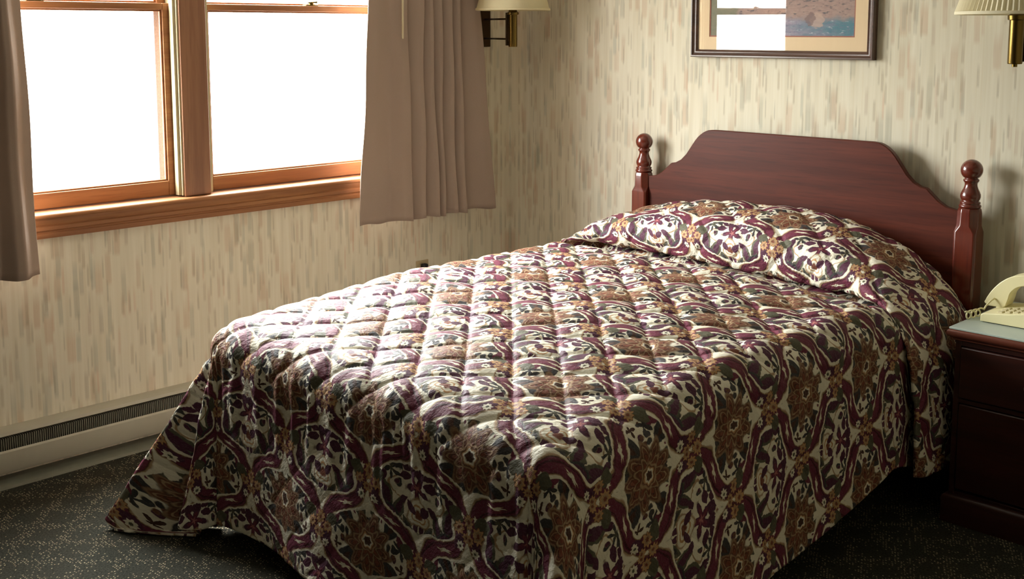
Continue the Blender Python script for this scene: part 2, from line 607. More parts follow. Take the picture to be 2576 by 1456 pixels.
# ------------------------------------------------------------------ room shell
RX, RY, RZ = 5.3, -5.6, 2.42          # right wall, front wall, ceiling
WY0, WY1, WZ0, WZ1 = -2.80, -.565, .90, 2.08   # window opening
struct(MB().box(-.14, RX + .14, RY - .14, .14, -.12, 0).build('floor', M['carpet']))
struct(MB().box(-.14, RX + .14, RY - .14, .14, RZ, RZ + .12).build('ceiling', M['ceiling']))
m = MB()
m.box(-.14, 0, RY, .0, 0, WZ0).box(-.14, 0, RY, .0, WZ1, RZ).box(-.14, 0, RY, WY0, WZ0, WZ1).box(-.14, 0, WY1, .0, WZ0, WZ1)
struct(m.build('wall_left', M['paper']))
struct(MB().box(-.14, RX + .14, 0, .14, 0, RZ).build('wall_back', M['paper']))
struct(MB().box(RX, RX + .14, RY, 0, 0, RZ).build('wall_right', M['plainwall']))
struct(MB().box(-.14, RX + .14, RY - .14, RY, 0, RZ).build('wall_front', M['panelling']))

# window trim: apron and stool below, mullion between the units, casings at the outer sides and head
m = MB()
prof = [(0, .833), (.016, .833), (.019, .840), (.019, .850), (.015, .853), (.015, .857), (.021, .862), (.021, .874), (.016, .878), (.020, .886), (.024, .896), (.024, .903), (0, .903)]
m.loft([[(p, y, q) for p, q in prof] for y in (WY0 - .07, WY1 + .07)])
struct(m.build('trim_1', M['oak'], smooth='angle'))
m = MB().prism([(-.138, .9005), (.030, .903), (.034, .908), (.034, .914), (.030, .9195), (-.138, .9275)], 'y', WY0 - .075, WY1 + .075)
m.v = [(p[0], p[1], p[2]) for p in m.v]
struct(m.build('trim_2', M['oak'], bevel=.002))
struct(MB().box(-.137, .006, -1.754, -1.643, .922, WZ1 - .001).build('trim_3', M['oakz'], bevel=.003))
m = MB().box(.0005, .020, WY0 - .07, WY0 + .006, .9205, WZ1 + .07)
struct(m.build('trim_4', M['oakz'], bevel=.004))
struct(MB().box(.0005, .020, WY1 - .006, WY1 + .07, .9205, WZ1 + .07).build('trim_5', M['oakz'], bevel=.004))
struct(MB().box(.0005, .020, WY0 + .007, WY1 - .007, WZ1 - .01, WZ1 + .07).build('trim_6', M['oak'], bevel=.004))


def sash(parent, name, y0, y1, z0, z1, xi, th, stile, top, bot):
    """four rails with a bevelled inner edge, one mesh; the pane is its child"""
    m = MB()
    xo = xi - th
    m.box(xo, xi, y0, y0 + stile, z0, z1).box(xo, xi, y1 - stile, y1, z0, z1)
    m.box(xo, xi, y0 + stile, y1 - stile, z0, z0 + bot).box(xo, xi, y0 + stile, y1 - stile, z1 - top, z1)
    # glazing bead
    b = .007
    a0, a1, c0, c1 = y0 + stile, y1 - stile, z0 + bot, z1 - top
    xb0, xb1 = xi - th * .55, xi - th * .25
    m.box(xb0, xb1, a0, a0 + b, c0, c1).box(xb0, xb1, a1 - b, a1, c0, c1)
    m.box(xb0, xb1, a0 + b, a1 - b, c0, c0 + b).box(xb0, xb1, a0 + b, a1 - b, c1 - b, c1)
    s = m.build(name, M['oak'], parent, bevel=.0025)
    MB().box(xi - th * .62, xi - th * .55, a0 + .001, a1 - .001, c0 + .001, c1 - .001).build('pane', M['glass'], s)
    return s


def window(n, y0, y1):
    w = bpy.data.objects.new('window_%d' % n, None)
    COL.objects.link(w)
    w.location = (-.07, (y0 + y1) / 2, .925)
    struct(w)
    # cream vinyl jamb liners both sides
    m = MB()
    for ya, yb in ((y0 - .006, y0 + .0005), (y1 - .0005, y1 + .006)):
        m.box(-.125, -.002, ya, yb, .927, WZ1 - .012)
    m.build('jamb_liner', M['liner'], w)
    m = MB()
    ya = y0 + .0006
    for ya, yb in ((y0 + .0006, y0 + .011), (y1 - .011, y1 - .0006)):
        m.box(-.038, -.012, ya, yb, .927, WZ1 - .012)
    m.build('stop_strip', M['liner'], w, bevel=.001)
    lo = sash(w, 'lower_sash', y0 + .001, y1 - .001, .927, 1.650, -.045, .032, .032, .024, .055)
    up = sash(w, 'upper_sash', y0 + .001, y1 - .001, 1.628, WZ1 - .013, -.083, .030, .034, .045, .024)
    # sash lock in the middle of the meeting rail
    yc = (y0 + y1) / 2
    m = MB().box(-.074, -.047, yc - .030, yc + .030, 1.650, 1.654)
    m.lathe([(.011, 1.654), (.011, 1.664), (.008, 1.667)], -.060, yc + .004, 16)
    m.loft([[(-.056, yc - .020, 1.660), (-.050, yc - .020, 1.660), (-.050, yc - .020, 1.664), (-.056, yc - .020, 1.664)],
            [(-.062, yc + .004, 1.662), (-.052, yc + .004, 1.662), (-.052, yc + .004, 1.668), (-.062, yc + .004, 1.668)],
            [(-.054, yc + .026, 1.661), (-.046, yc + .026, 1.661), (-.046, yc + .026, 1.669), (-.054, yc + .026, 1.669)]])
    m.build('sash_lock', M['brass'], w, bevel=.001)
    # outer storm frame
    m = MB()
    m.box(-.136, -.118, y0 + .001, y0 + .031, .93, WZ1 - .013).box(-.136, -.118, y1 - .031, y1 - .001, .93, WZ1 - .013)
    m.box(-.136, -.118, y0 + .031, y1 - .031, .93, .945).box(-.136, -.118, y0 + .031, y1 - .031, 1.63, 1.645)
    m.build('storm_frame', M['metal'], w)
    return w


window(1, WY0 + .030, -1.7605)
window(2, -1.6365, WY1 - .030)
# narrow filler boards between units and rough opening
struct(MB().box(-.137, -.001, WY0 + .001, WY0 + .023, .928, WZ1 - .001).build('trim_7', M['oakz']))
struct(MB().box(-.137, -.001, WY1 - .023, WY1 - .001, .928, WZ1 - .001).build('trim_8', M['oakz']))
struct(MB().box(-.137, -.001, WY0 + .024, -1.755, WZ1 - .0115, WZ1 - .001).build('trim_9', M['oak']))
struct(MB().box(-.137, -.001, -1.642, WY1 - .024, WZ1 - .0115, WZ1 - .001).build('trim_10', M['oak']))

# baseboards
struct(MB().prism([(0, 0), (.074, 0), (.072, .010), (.030, .024), (0, .026)], 'y', RY + .001, -.0005).v and
       MB().loft([[(0.0005, y, 0.0005), (.074, y, .0005), (.072, y, .010), (.030, y, .022), (.0005, y, .024)] for y in (RY + .001, -.0145)]).build('baseboard_left', M['base']))
struct(MB().box(.0005, RX - .0005, -.014, -.0005, .0005, .09).build('baseboard_back', M['oak'], bevel=.003))
struct(MB().box(RX - .014, RX - .0005, RY + .001, -.0145, .0005, .09).build('baseboard_right', M['oak'], bevel=.003))

# ------------------------------------------------------------------ baseboard heater
hy0, hy1 = -3.6, -.16
ht = thing('baseboard_heater', 'long grey enamel baseboard heater along the foot of the window wall', 'heater', (.03, (hy0 + hy1) / 2, .024))
m = MB()
back = [(.001, .046), (.004, .046), (.004, .190), (.030, .190), (.046, .184), (.050, .178), (.052, .180), (.048, .190), (.032, .197), (.001, .198)]
m.loft([[(p, y, q) for p, q in back] for y in (hy0, hy1)])
m.build('hood', M['heater'], ht, smooth='angle')
m = MB()
front = [(.056, .060), (.060, .052), (.066, .060), (.066, .126), (.060, .132), (.056, .130), (.062, .122), (.062, .064)]
m.loft([[(p, y, q) for p, q in front] for y in (hy0, hy1)])
m.build('front_panel', M['heater'], ht, smooth='angle')
MB().box(.0045, .012, hy0, hy1, .047, .188).build('back_plate', M['dark'], ht)
m = MB()
n = 460
for i in range(n):
    y = hy0 + .01 + (hy1 - hy0 - .02) * i / (n - 1)
    m.box(.013, .054, y, y + .0012, .062, .172)
f = m.build('fins', M['fin'], ht)
m = MB()
m.tube([(.032, hy0 + .002, .118), (.032, hy1 - .002, .118)], .009, 12)
m.build('pipe', M['dbrass'], ht)
for y in (hy0, hy1 - .004):
    MB().box(.002, .068, y - .002, y + .006, .024, .199).build('end_cap', M['heater'], ht, bevel=.003)

# ------------------------------------------------------------------ wall outlet with plug
ol = thing('wall_outlet', 'almond outlet plate low on the wall under the right curtain', 'outlet', (0, -.575, .44))
MB().box(.0006, .006, -.612, -.538, .385, .505).build('cover_plate', M['plate'], ol, bevel=.003)
for zc in (.418, .470):
    MB().box(.006, .008, -.592, -.558, zc - .015, zc + .015).build('socket', M['plate'], ol, bevel=.002)
pg = thing('power_plug', 'black right-angle plug and cord in the outlet by the bed', 'plug', (.008, -.575, .462))
MB().box(.0085, .034, -.592, -.560, .456, .492).build('plug_body', M['plug'], pg, bevel=.008, segs=3)
MB().tube([(.030, -.562, .462), (.036, -.550, .452), (.040, -.540, .42), (.044, -.535, .30), (.060, -.53, .12), (.085, -.52, .01), (.12, -.50, .006), (.16, -.45, .006)], .004, 8).build('cord', M['plug'], pg, smooth=True)

# ------------------------------------------------------------------ curtains


def curtain(name, knots_top, knots_bot, z0, z1, ztop, label, outer=None):
    """knots: (y, depth) polyline at two heights, blended along z and rounded a little"""
    kt, kb = np.array(knots_top, float), np.array(knots_bot, float)
    nseg = 10
    def dense(k):
        t = np.linspace(0, len(k) - 1, (len(k) - 1) * nseg + 1)
        return np.stack([np.interp(t, range(len(k)), k[:, i]) for i in (0, 1)], 1)
    dt, db = dense(kt), dense(kb)
    ker = np.array([1, 2, 2, 1.]) / 6
    ker = np.array([1, 2, 3, 2, 1.]) / 9
    def smooth(d):
        p = np.pad(d, ((2, 2), (0, 0)), 'edge')
        return np.stack([np.convolve(p[:, i], ker, 'valid') for i in (0, 1)], 1)
    dt, db = smooth(dt), smooth(db)
    zs = np.linspace(z0, ztop, 60)
    P = np.zeros((len(zs), len(dt), 3))
    rng = np.random.RandomState(3)
    ph = rng.rand(6) * 6
    for i, z in enumerate(zs):
        t = np.clip((z - z0) / (z1 - z0), 0, 1.5)
        d = db * (1 - t) + dt * t
        wv = .004 * np.sin(z * 5 + d[:, 0] * 9 + ph[0]) + .003 * np.sin(z * 11 + d[:, 0] * 23 + ph[1])
        hem = .004 * np.sin(d[:, 0] * 40 + ph[2]) * (1 if i == 0 else 0)
        P[i, :, 0] = d[:, 1] + wv
        P[i, :, 1] = d[:, 0] + wv * .3
        P[i, :, 2] = z + hem
    o = MB().grid(P).build(name, M['curtain'], None, smooth=True, uvs=np.zeros((P.shape[0] * P.shape[1], 2)))
    s = o.modifiers.new('thick', 'SOLIDIFY')
    s.thickness, s.offset = .0035, 0
    return tag(o, label, 'curtain', 'taupe curtains at the window')


# right panel: flat leading edge, then pleats overlapping like a fan
edges_b = [-.985, -.727, -.651, -.568, -.535, -.459, -.397, -.213]
edges_t = [-.930, -.728, -.638, -.590, -.534, -.475, -.431, -.312]
def pleats(ed, deep, out):
    k = [(ed[0], deep + .030), (ed[0] * .75 + ed[1] * .25, deep + .034), (ed[0] * .4 + ed[1] * .6, deep + .026), (ed[0] * .2 + ed[1] * .8, out - .004), (ed[1], out)]
    for a, b in zip(ed[1:-1], ed[2:]):
        w = b - a
        k += [(a - .006, out - .022), (a + .002, deep), (a + w * .35, deep + (out - deep) * .45), (a + w * .75, out - .006), (b, out)]
    k += [(ed[-1] - .004, out - .02)]
    return k
curtain('window_curtain', pleats(edges_t, .056, .110), pleats(edges_b, .048, .122), .722, 1.68, 2.20,
        'pleated taupe curtain hanging to the right of the window, between window and corner lamp')
kb = [(-2.354, .090), (-2.385, .100), (-2.410, .128), (-2.440, .118), (-2.475, .082), (-2.505, .078), (-2.530, .118), (-2.57, .12), (-2.61, .075), (-2.68, .120), (-2.74, .078), (-2.81, .120), (-2.88, .078), (-2.93, .10)]
kt = [(-2.372, .090), (-2.400, .098), (-2.432, .124), (-2.450, .118), (-2.475, .082), (-2.505, .078), (-2.530, .118), (-2.57, .12), (-2.61, .075), (-2.68, .120), (-2.74, .078), (-2.81, .120), (-2.88, .078), (-2.93, .10)]
curtain('window_curtain', kt, kb, .724, 1.65, 2.20, 'taupe curtain hanging to the left of the window, above the baseboard heater')
rd = thing('curtain_rod', 'white traverse rod above the window carrying both curtains', 'curtain rod', (.09, -1.55, 2.215))
MB().box(.075, .112, -2.98, -.16, 2.203, 2.235).build('rail', M['rod'], rd, bevel=.003)
for y in (-2.9, -1.6, -.25):
    MB().box(.0205 if -2.87 < y < -.5 else .0005, .0745, y - .012, y + .012, 2.206, 2.232).build('bracket', M['rod'], rd, bevel=.002)
wd = MB().tube([(.128, -.778, 1.5135), (.128, -.7775, 1.516), (.126, -.772, 1.8), (.118, -.768, 2.203)], [.0035, .0046, .0044, .004], 10)
tag(wd.build('curtain_wand', M['rod'], None, smooth=True), 'thin cream draw wand hanging in front of the right curtain', 'curtain wand')

# ------------------------------------------------------------------ bed
CX = 1.59
bed = thing('bed', 'dark cherry four-foot bed with scalloped headboard and ball-topped posts', 'bed', (CX, -.07, 0))
half = [(.040, .44), (.040, .932)]
prof = [(.932, .934), (.964, .941), (.992, .958), (1.019, .982), (1.034, .996), (1.040, .999), (1.059, 1.002), (1.086, 1.016), (1.112, 1.041), (1.141, 1.081), (1.155, 1.100), (1.169, 1.116), (1.182, 1.127), (1.195, 1.136), (1.207, 1.142), (1.220, 1.1465), (1.245, 1.149)]
poly = [(.905, .40), (.905, .932)] + prof
poly = poly + [(2 * CX + .003 - x, z) for x, z in reversed(poly)]
m = MB()
m.loft([[(x, y, z) for x, z in poly] for y in (-.084, -.058)])
m.build('headboard_panel', M['cherry'], bed, bevel=.003)


def post(px, py):
    def oct_(h, c, z):
        return [(px + a, py + b, z) for a, b in ((h, -h + c), (h, h - c), (h - c, h), (-h + c, h), (-h, h - c), (-h, -h + c), (-h + c, -h), (h - c, -h))]
    L = [oct_(.034, .006, .001), oct_(.039, .007, .03), oct_(.039, .007, .862), oct_(.0385, .010, .868), oct_(.0375, .021, .886), oct_(.0370, .022, .930), oct_(.0355, .0208, .940), oct_(.0335, .0196, .946)]
    p = MB().loft(L).build('post', M['cherryz'], bed, bevel=.0022)
    pr = [(.033, .946), (.036, .949), (.037, .953), (.035, .957), (.031, .959), (.0335, .962), (.034, .965), (.031, .968), (.0275, .970),
          (.0315, .977), (.0335, .985), (.0330, .993), (.029, 1.003), (.0245, 1.012), (.0215, 1.021), (.0205, 1.028), (.0215, 1.033), (.0240, 1.036), (.0262, 1.040), (.0258, 1.044), (.022, 1.047), (.0205, 1.049)]
    for k in range(1, 14):
        a = -PI / 2 + .62 + (PI - .62) * k / 13
        pr.append((max(.0365 * math.cos(a), .0004), 1.0765 + .0365 * math.sin(a)))
    MB().lathe(pr, px, py, 40).build('finial', M['cherryz'], p, smooth=True)


post(.8835, -.071)
post(2.2985, -.071)
for x in (.910, 2.270):
    MB().box(x - .012, x + .012, -2.06, -.112, .20, .33).build('side_rail', M['cherry'], bed, bevel=.003)
for x in (.92, 2.26):
    MB().box(x - .03, x + .03, -2.06, -2.00, .001, .20).build('leg', M['cherryz'], bed, bevel=.004)
MB().box(.90, 2.28, -2.06, -.114, .205, .44).build('box_spring', M['box'], bed, bevel=.02)
MB().box(.93, 2.25, -2.00, -.116, .442, .612).build('mattress', M['linen'], bed, bevel=.06, segs=4)

# ------------------------------------------------------------------ bedspread
rng = np.random.RandomState(11)
_w = [(rng.uniform(-1, 1, 2) * s, rng.rand() * 6.28) for s in (14, 14, 22, 22, 35, 35, 52, 52, 52)]
def wrinkle(u, v):
    return sum(np.sin(u * k[0] + v * k[1] + p) / (1 + .02 * (k[0] ** 2 + k[1] ** 2)) ** .5 for k, p in _w)


def sst(a, b, x):
    t = np.clip((x - a) / (b - a), 0, 1)
    return t * t * (3 - 2 * t)


QS = .124
def quilt(u, v):
    p = (u + v) / math.sqrt(2) / QS
    q = (u - v) / math.sqrt(2) / QS
    return (np.abs(np.sin(PI * p)) * np.abs(np.sin(PI * q))) ** .32


def normals(P):
    du = np.gradient(P, axis=1)
    dv = np.gradient(P, axis=0)
    n = np.cross(du, dv)
    return n / (np.linalg.norm(n, axis=2, keepdims=True) + 1e-9)


HW, VF, R = .64, -2.10, .10
XC = 1.60
RL = .665           # overhang measured along the cloth


def drape(U, V):
    sg = np.where(U > XC, 1.0, -1.0)
    a = np.maximum(np.abs(U - XC) - HW, 0)
    b = np.maximum(VF - V, 0)
    rho = np.hypot(a, b) + 1e-9
    phi = np.degrees(np.arctan2(b, a))
    lim = np.where(sg < 0, .80 - .11 * sst(46, 58, phi), .78)
    rho0 = rho
    rho = np.where((a > 0) & (b > 0) & (rho > lim), lim + (rho - lim) * .22, rho)
    xc = np.clip(U, XC - HW, XC + HW)
    yc = np.maximum(V, VF)
    z0 = .729 - .050 * sst(-1.40, -2.15, yc) - .026 * sst(0.15, .64, xc - XC) - .050 * sst(-.72, -.47, yc)
    arc = R * PI / 2
    th = np.clip(rho / R, 0, PI / 2)
    out = R * np.sin(th)
    drop = R * (1 - np.cos(th))
    L = np.maximum(rho - arc, 0)
    w_side = np.cos(np.radians(phi)) ** 2
    slope = .035 + .030 * np.sin(yc * 7.5 + 1.0) * w_side * sst(0, .3, L) + .040 * np.sin(xc * 9.0 + .6) * (1 - w_side) * sst(0, .3, L)
    left = sg < 0
    gs = lambda c, w: np.exp(-((phi - c) / w) ** 2)
    slope = slope + np.where(left, .54 * gs(40, 7.5) + .19 * gs(65, 10), .30 * gs(45, 17)) * sst(.02, .22, rho)
    slope = slope - np.where(left, .05, .05) * np.exp(-((np.abs(phi - 45) - 42) / 16) ** 2) * (rho > .02) * ((a > 0) & (b > 0))
    out = out + L * slope
    drop = drop + L * np.sqrt(np.clip(1 - slope ** 2, .2, 1))
    z = z0 - drop
    under = np.maximum(.012 - z, 0)
    out = out + under * .55
    z = np.maximum(z, .012)
    ca, sa = a / rho0, b / rho0
    x = xc + sg * out * ca
    y = yc - out * sa
    return np.stack([x, y, z], -1), rho, L


# parameter lines: dense over the whole cloth
nu, nv = 420, 420
su = np.linspace(-1, 1, nu)
ulen = HW + RL
Ubase = XC + su * ulen
vtop = -.128
Vbase = np.linspace(VF - RL, vtop, nv)
U, V = np.meshgrid(Ubase, Vbase)
# hem runs a little higher toward the head on the right side
ex = np.maximum(np.abs(U - XC) - HW, 0)
shrink = 1 - .17 * sst(-1.25, -.62, V)
U = np.where(U > XC + HW, XC + HW + ex * shrink, U)
U = np.where((U < XC - HW) & (V > VF), XC - HW - ex * (1 + .14 * sst(VF, VF + .06, V)), U)
P, rho, L = drape(U, V)
N = normals(P)
N *= np.where(N[nv // 2, nu // 2, 2] < 0, -1, 1)
Q = quilt(U, V)
FRX = [.75, .80, .88, .98, 1.2, 1.5, 1.85, 2.10, 2.23, 2.305]
FRY = [-.46, -.47, -.445, -.425, -.43, -.448, -.462, -.50, -.56, -.605]
crease = np.exp(-((V - np.interp(U, FRX, FRY) - .012) / .030) ** 2) * (1 - sst(.10, .2, rho))
P[..., 2] -= .022 * crease
flat = 1 - sst(.06, .24, rho)
nearhead = 1 - .55 * sst(-.9, -.4, V)
amp = .0035 + .0135 * flat
foot = np.clip((VF - V) / .3, 0, 1) * np.exp(-((L - .05) / .12) ** 2)
gath = (.005 * np.sin(U * 62 + 2 * np.sin(U * 9)) + .003 * np.sin(U * 131 + 3 * np.sin(U * 14))) * foot
P = P + N * ((Q - .55) * amp * (1 - .7 * crease) + .0034 * wrinkle(U, V) * (.5 + .5 * flat) + gath)[..., None]
P[..., 2] = np.maximum(P[..., 2], .010)
mb = MB().grid(P)
spread = mb.build('bedspread', M['floral'], None, smooth=True, uvs=np.stack([U, V], -1))
s = spread.modifiers.new('thick', 'SOLIDIFY')
s.thickness, s.offset = .007, -1
tag(spread, 'quilted floral bedspread in burgundy and cream draped over bed and pillows', 'bedspread')

# pillow roll: the top of the spread folded over the pillows
def curve(pts, n):
    pts = np.array(pts, float)
    d = np.r_[0, np.cumsum(np.linalg.norm(np.diff(pts, axis=0), axis=1))]
    t = np.linspace(0, d[-1], n)
    C = np.stack([np.interp(t, d, pts[:, i]) for i in range(3)], 1)
    for _ in range(6):
        C[1:-1] = (C[:-2] + 2 * C[1:-1] + C[2:]) / 4
    return C, t


NS = 260
front = [(.756, -.455, .655), (.768, -.475, .672), (.800, -.470, .690), (.880, -.445, .696), (.980, -.425, .694), (1.20, -.430, .694), (1.50, -.448, .690), (1.85, -.462, .684), (2.10, -.500, .680), (2.23, -.560, .676), (2.310, -.612, .648), (2.365, -.630, .560), (2.392, -.620, .38), (2.392, -.608, .165)]
ridge = [(.742, -.30, .600), (.752, -.30, .660), (.785, -.29, .712), (.860, -.26, .768), (1.04, -.215, .832), (1.264, -.20, .876), (1.46, -.20, .896), (1.663, -.20, .900), (1.86, -.20, .880), (2.00, -.20, .848), (2.139, -.20, .800), (2.250, -.20, .728), (2.340, -.215, .635), (2.396, -.24, .50), (2.410, -.27, .34), (2.406, -.30, .145)]
rear = [(.790, -.128, .50), (.81, -.124, .60), (.89, -.120, .67), (1.10, -.118, .74), (1.30, -.116, .775), (1.60, -.116, .79), (1.90, -.116, .77), (2.12, -.118, .71), (2.23, -.120, .65), (2.31, -.124, .56), (2.335, -.128, .46), (2.345, -.130, .32), (2.348, -.130, .18)]
# stations are matched by normalised length so that the three guides stay abreast
F_, tf = curve(front, NS)
R_, tr_ = curve(ridge, NS)
B_, tb = curve(rear, NS)
rows, vv = [], []
DF = R_ - F_
Dy = DF * np.array([0, 1, 0])
Do = DF * np.array([1, 0, 1])
DB = B_ - R_
Ey = DB * np.array([0, 1, 0])
Eo = DB * np.array([1, 0, 1])
onTop = (1 - sst(2.20, 2.36, R_[:, 0]))[:, None]
for k in range(5):      # tucked lip under the roll
    t = k / 5
    lip = np.array([0, .075, -.016]) * (1 - t) ** 1.0 * onTop + np.array([-.02, .03, 0]) * (1 - t) * (1 - onTop)
    rows.append(F_ + lip)
for k in range(40):
    a = PI / 2 * k / 40
    rows.append(F_ + Do * math.sin(a) ** .8 + Dy * (1 - math.cos(a)) - np.array([0, .046, .006]) * math.sin(2 * a) ** .8 * onTop)
for k in range(16):
    a = PI / 2 * k / 15
    rows.append(R_ + Ey * math.sin(a) + Eo * (1 - math.cos(a)))
PP = np.array(rows)
seg = np.linalg.norm(np.diff(PP, axis=0), axis=2)
vv = np.vstack([np.zeros((1, NS)), np.cumsum(seg, axis=0)])
uu = np.tile(np.interp(np.arange(NS), np.arange(NS), tr_), (PP.shape[0], 1)) + .35
N = normals(PP)
sgn = 1 if N[25, NS // 2, 2] > 0 else -1
N *= sgn
fade = np.ones_like(vv)
fade[:5] = np.linspace(0, .6, 5)[:, None]
VV = vv - .52
sagL = .012 * np.exp(-((R_[:, 0] - 1.58) / .08) ** 2)
PP = PP + N * (((quilt(uu + FW / 2, VV + .16 + FH / 2) - .6) * .013 + .0026 * wrinkle(uu, VV)) * fade)[..., None]
PP[:, :, 2] -= sagL[None, :] * np.linspace(0, 1, PP.shape[0])[:, None]
fold = MB().grid(PP).build('pillow_fold', M['floral'], spread, smooth=True, uvs=np.stack([uu + FW / 2, VV + .16 + FH / 2], -1))
s = fold.modifiers.new('thick', 'SOLIDIFY')
s.thickness, s.offset = .006, -1

# ------------------------------------------------------------------ nightstand
NX0, NX1, NY0, NY1 = 2.425, 2.945, -.505, -.018
ns = thing('nightstand', 'dark cherry nightstand with moulded top edge standing beside the bed', 'nightstand', ((NX0 + NX1) / 2, (NY0 + NY1) / 2, 0))
b = .022
m = MB()
m.box(NX0 + b, NX0 + b + .018, NY0 + b, NY1, .085, .604).box(NX1 - b - .018, NX1 - b, NY0 + b, NY1, .085, .604)
m.box(NX0 + b + .018, NX1 - b - .018, NY1 - .012, NY1, .085, .604).box(NX0 + b + .018, NX1 - b - .018, NY0 + b + .002, NY1 - .012, .085, .103)
m.box(NX0 + b + .018, NX1 - b - .018, NY0 + b, NY0 + b + .02, .575, .604).box(NX0 + b + .018, NX1 - b - .018, NY0 + b, NY0 + b + .02, .392, .406)
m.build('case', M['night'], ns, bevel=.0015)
def rect(o, z):
    return [(NX0 + o, NY0 + o, z), (NX1 - o, NY0 + o, z), (NX1 - o, NY1, z), (NX0 + o, NY1, z)]
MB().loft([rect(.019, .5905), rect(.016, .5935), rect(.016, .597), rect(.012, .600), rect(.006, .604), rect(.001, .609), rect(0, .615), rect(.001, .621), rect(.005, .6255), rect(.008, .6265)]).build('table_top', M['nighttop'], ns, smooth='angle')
dr = MB().box(NX0 + b + .020, NX1 - b - .020, NY0 + b - .008, NY0 + b + .012, .409, .573).build('drawer', M['night'], ns, bevel=.004)
MB().lathe([(.006, 0), (.006, .010), (.014, .014), (.015, .020), (.010, .025), (.001, .026)], 0, 0, 20)
kn = MB()
L = []
for r, d in ((.006, 0), (.006, .010), (.014, .014), (.015, .020), (.010, .025), (.0005, .026)):
    L.append([((NX0 + NX1) / 2 + r * math.cos(2 * PI * j / 20), NY0 + b - .008 - d, .49 + r * math.sin(2 * PI * j / 20)) for j in range(20)])
kn.loft(L).build('knob', M['brass'], dr, smooth=True)
MB().box(NX0 + b + .020, NX1 - b - .020, NY0 + b - .004, NY0 + b + .012, .112, .389).build('door', M['night'], ns, bevel=.004)
MB().loft([rect(.006, .001), rect(.006, .080), rect(.010, .088), rect(.020, .094)]).build('plinth', M['night'], ns, smooth='angle')
gt = MB().box(NX0 + .006, NX1 - .006, NY0 + .005, NY1 - .004, .6272, .6330).build('glass_top', M['tglass'], None, bevel=.001)
tag(gt, 'greenish glass sheet covering the top of the nightstand', 'glass cover')

# ------------------------------------------------------------------ telephone
TZ = .6335
ph = thing('telephone', 'ivory push-button desk telephone on the glass-topped nightstand', 'telephone', (2.585, -.27, TZ))
m = MB()
def pr(x0, x1, y0, y1, z0l, z1):
    pass
base = [(2.474, TZ + .002), (2.474, TZ + .022), (2.480, TZ + .028), (2.560, TZ + .038), (2.690, TZ + .064), (2.694, TZ + .060), (2.694, TZ + .002)]
m.loft([[(x, y, z) for x, z in base] for y in (-.372, -.168)])
m.build('base', M['phone'], ph, bevel=.004, segs=3)
MB().box(2.480, 2.688, -.366, -.174, TZ, TZ + .003).build('foot_pad', M['plug'], ph)
for i in range(4):
    for j in range(3):
        x = 2.528 + i * .024
        y = -.345 + j * .030
        z = TZ + .0335 + (x - 2.528) * .14
        MB().loft([[(x + a * .0085, y + c * .011, z + a * .0085 * .14) for a, c in ((-1, -1), (1, -1), (1, 1), (-1, 1))],
                   [(x + a * .0075, y + c * .0100, z + .005 + a * .0075 * .14) for a, c in ((-1, -1), (1, -1), (1, 1), (-1, 1))]]).build('key', M['key'], ph, bevel=.001)
# cradle lugs under the handset
for x, h in ((2.500, .024), (2.655, .060)):
    MB().box(x - .022, x + .022, -.262, -.190, TZ + h - .006, TZ + h + .008).build('cradle', M['phone'], ph, bevel=.004)
def spline(pts, n=5):
    P = [pts[0]] + list(pts) + [pts[-1]]
    o = []
    for i in range(1, len(P) - 2):
        for k in range(n):
            t = k / n
            o.append(tuple(.5 * (2 * P[i][j] + (P[i + 1][j] - P[i - 1][j]) * t + (2 * P[i - 1][j] - 5 * P[i][j] + 4 * P[i + 1][j] - P[i + 2][j]) * t * t + (3 * P[i][j] - P[i - 1][j] - 3 * P[i + 1][j] + P[i + 2][j]) * t ** 3) for j in (0, 1)))
    return o + [pts[-1]]


outer = spline([(2.440, .672), (2.450, .694), (2.468, .722), (2.492, .748), (2.522, .768), (2.558, .778), (2.594, .777), (2.630, .768), (2.662, .750), (2.688, .728), (2.697, .712)])
inner = [(2.690, .702), (2.650, .700)] + spline([(2.640, .716), (2.622, .734), (2.596, .744), (2.566, .744), (2.540, .734), (2.522, .714), (2.516, .692), (2.508, .668)]) + [(2.500, .6635), (2.452, .6625)]
m = MB()
pl = outer + inner
m.loft([[(x, y, z) for x, z in pl] for y in (-.262, -.200)])
hs = m.build('handset', M['phone'], ph, bevel=.004, segs=2)
# coiled cord: straight tail from the handset, then loose loops on the glass
pts = [(2.474, -.264, .690), (2.468, -.276, .684), (2.460, -.296, .668), (2.459, -.306, .660)]
for k in range(0, 82):
    t = k / 81
    a = t * 2 * PI * 3.2 + .6
    pts.append((2.452 - .020 * t + .006 * math.cos(a), -.310 - .070 * t + .011 * math.cos(a), TZ + .0165 - .003 * t + .0125 * math.sin(a)))
MB().tube(pts, .0028, 8).build('coiled_cord', M['phone'], ph, smooth=True)

# ------------------------------------------------------------------ wall lamps


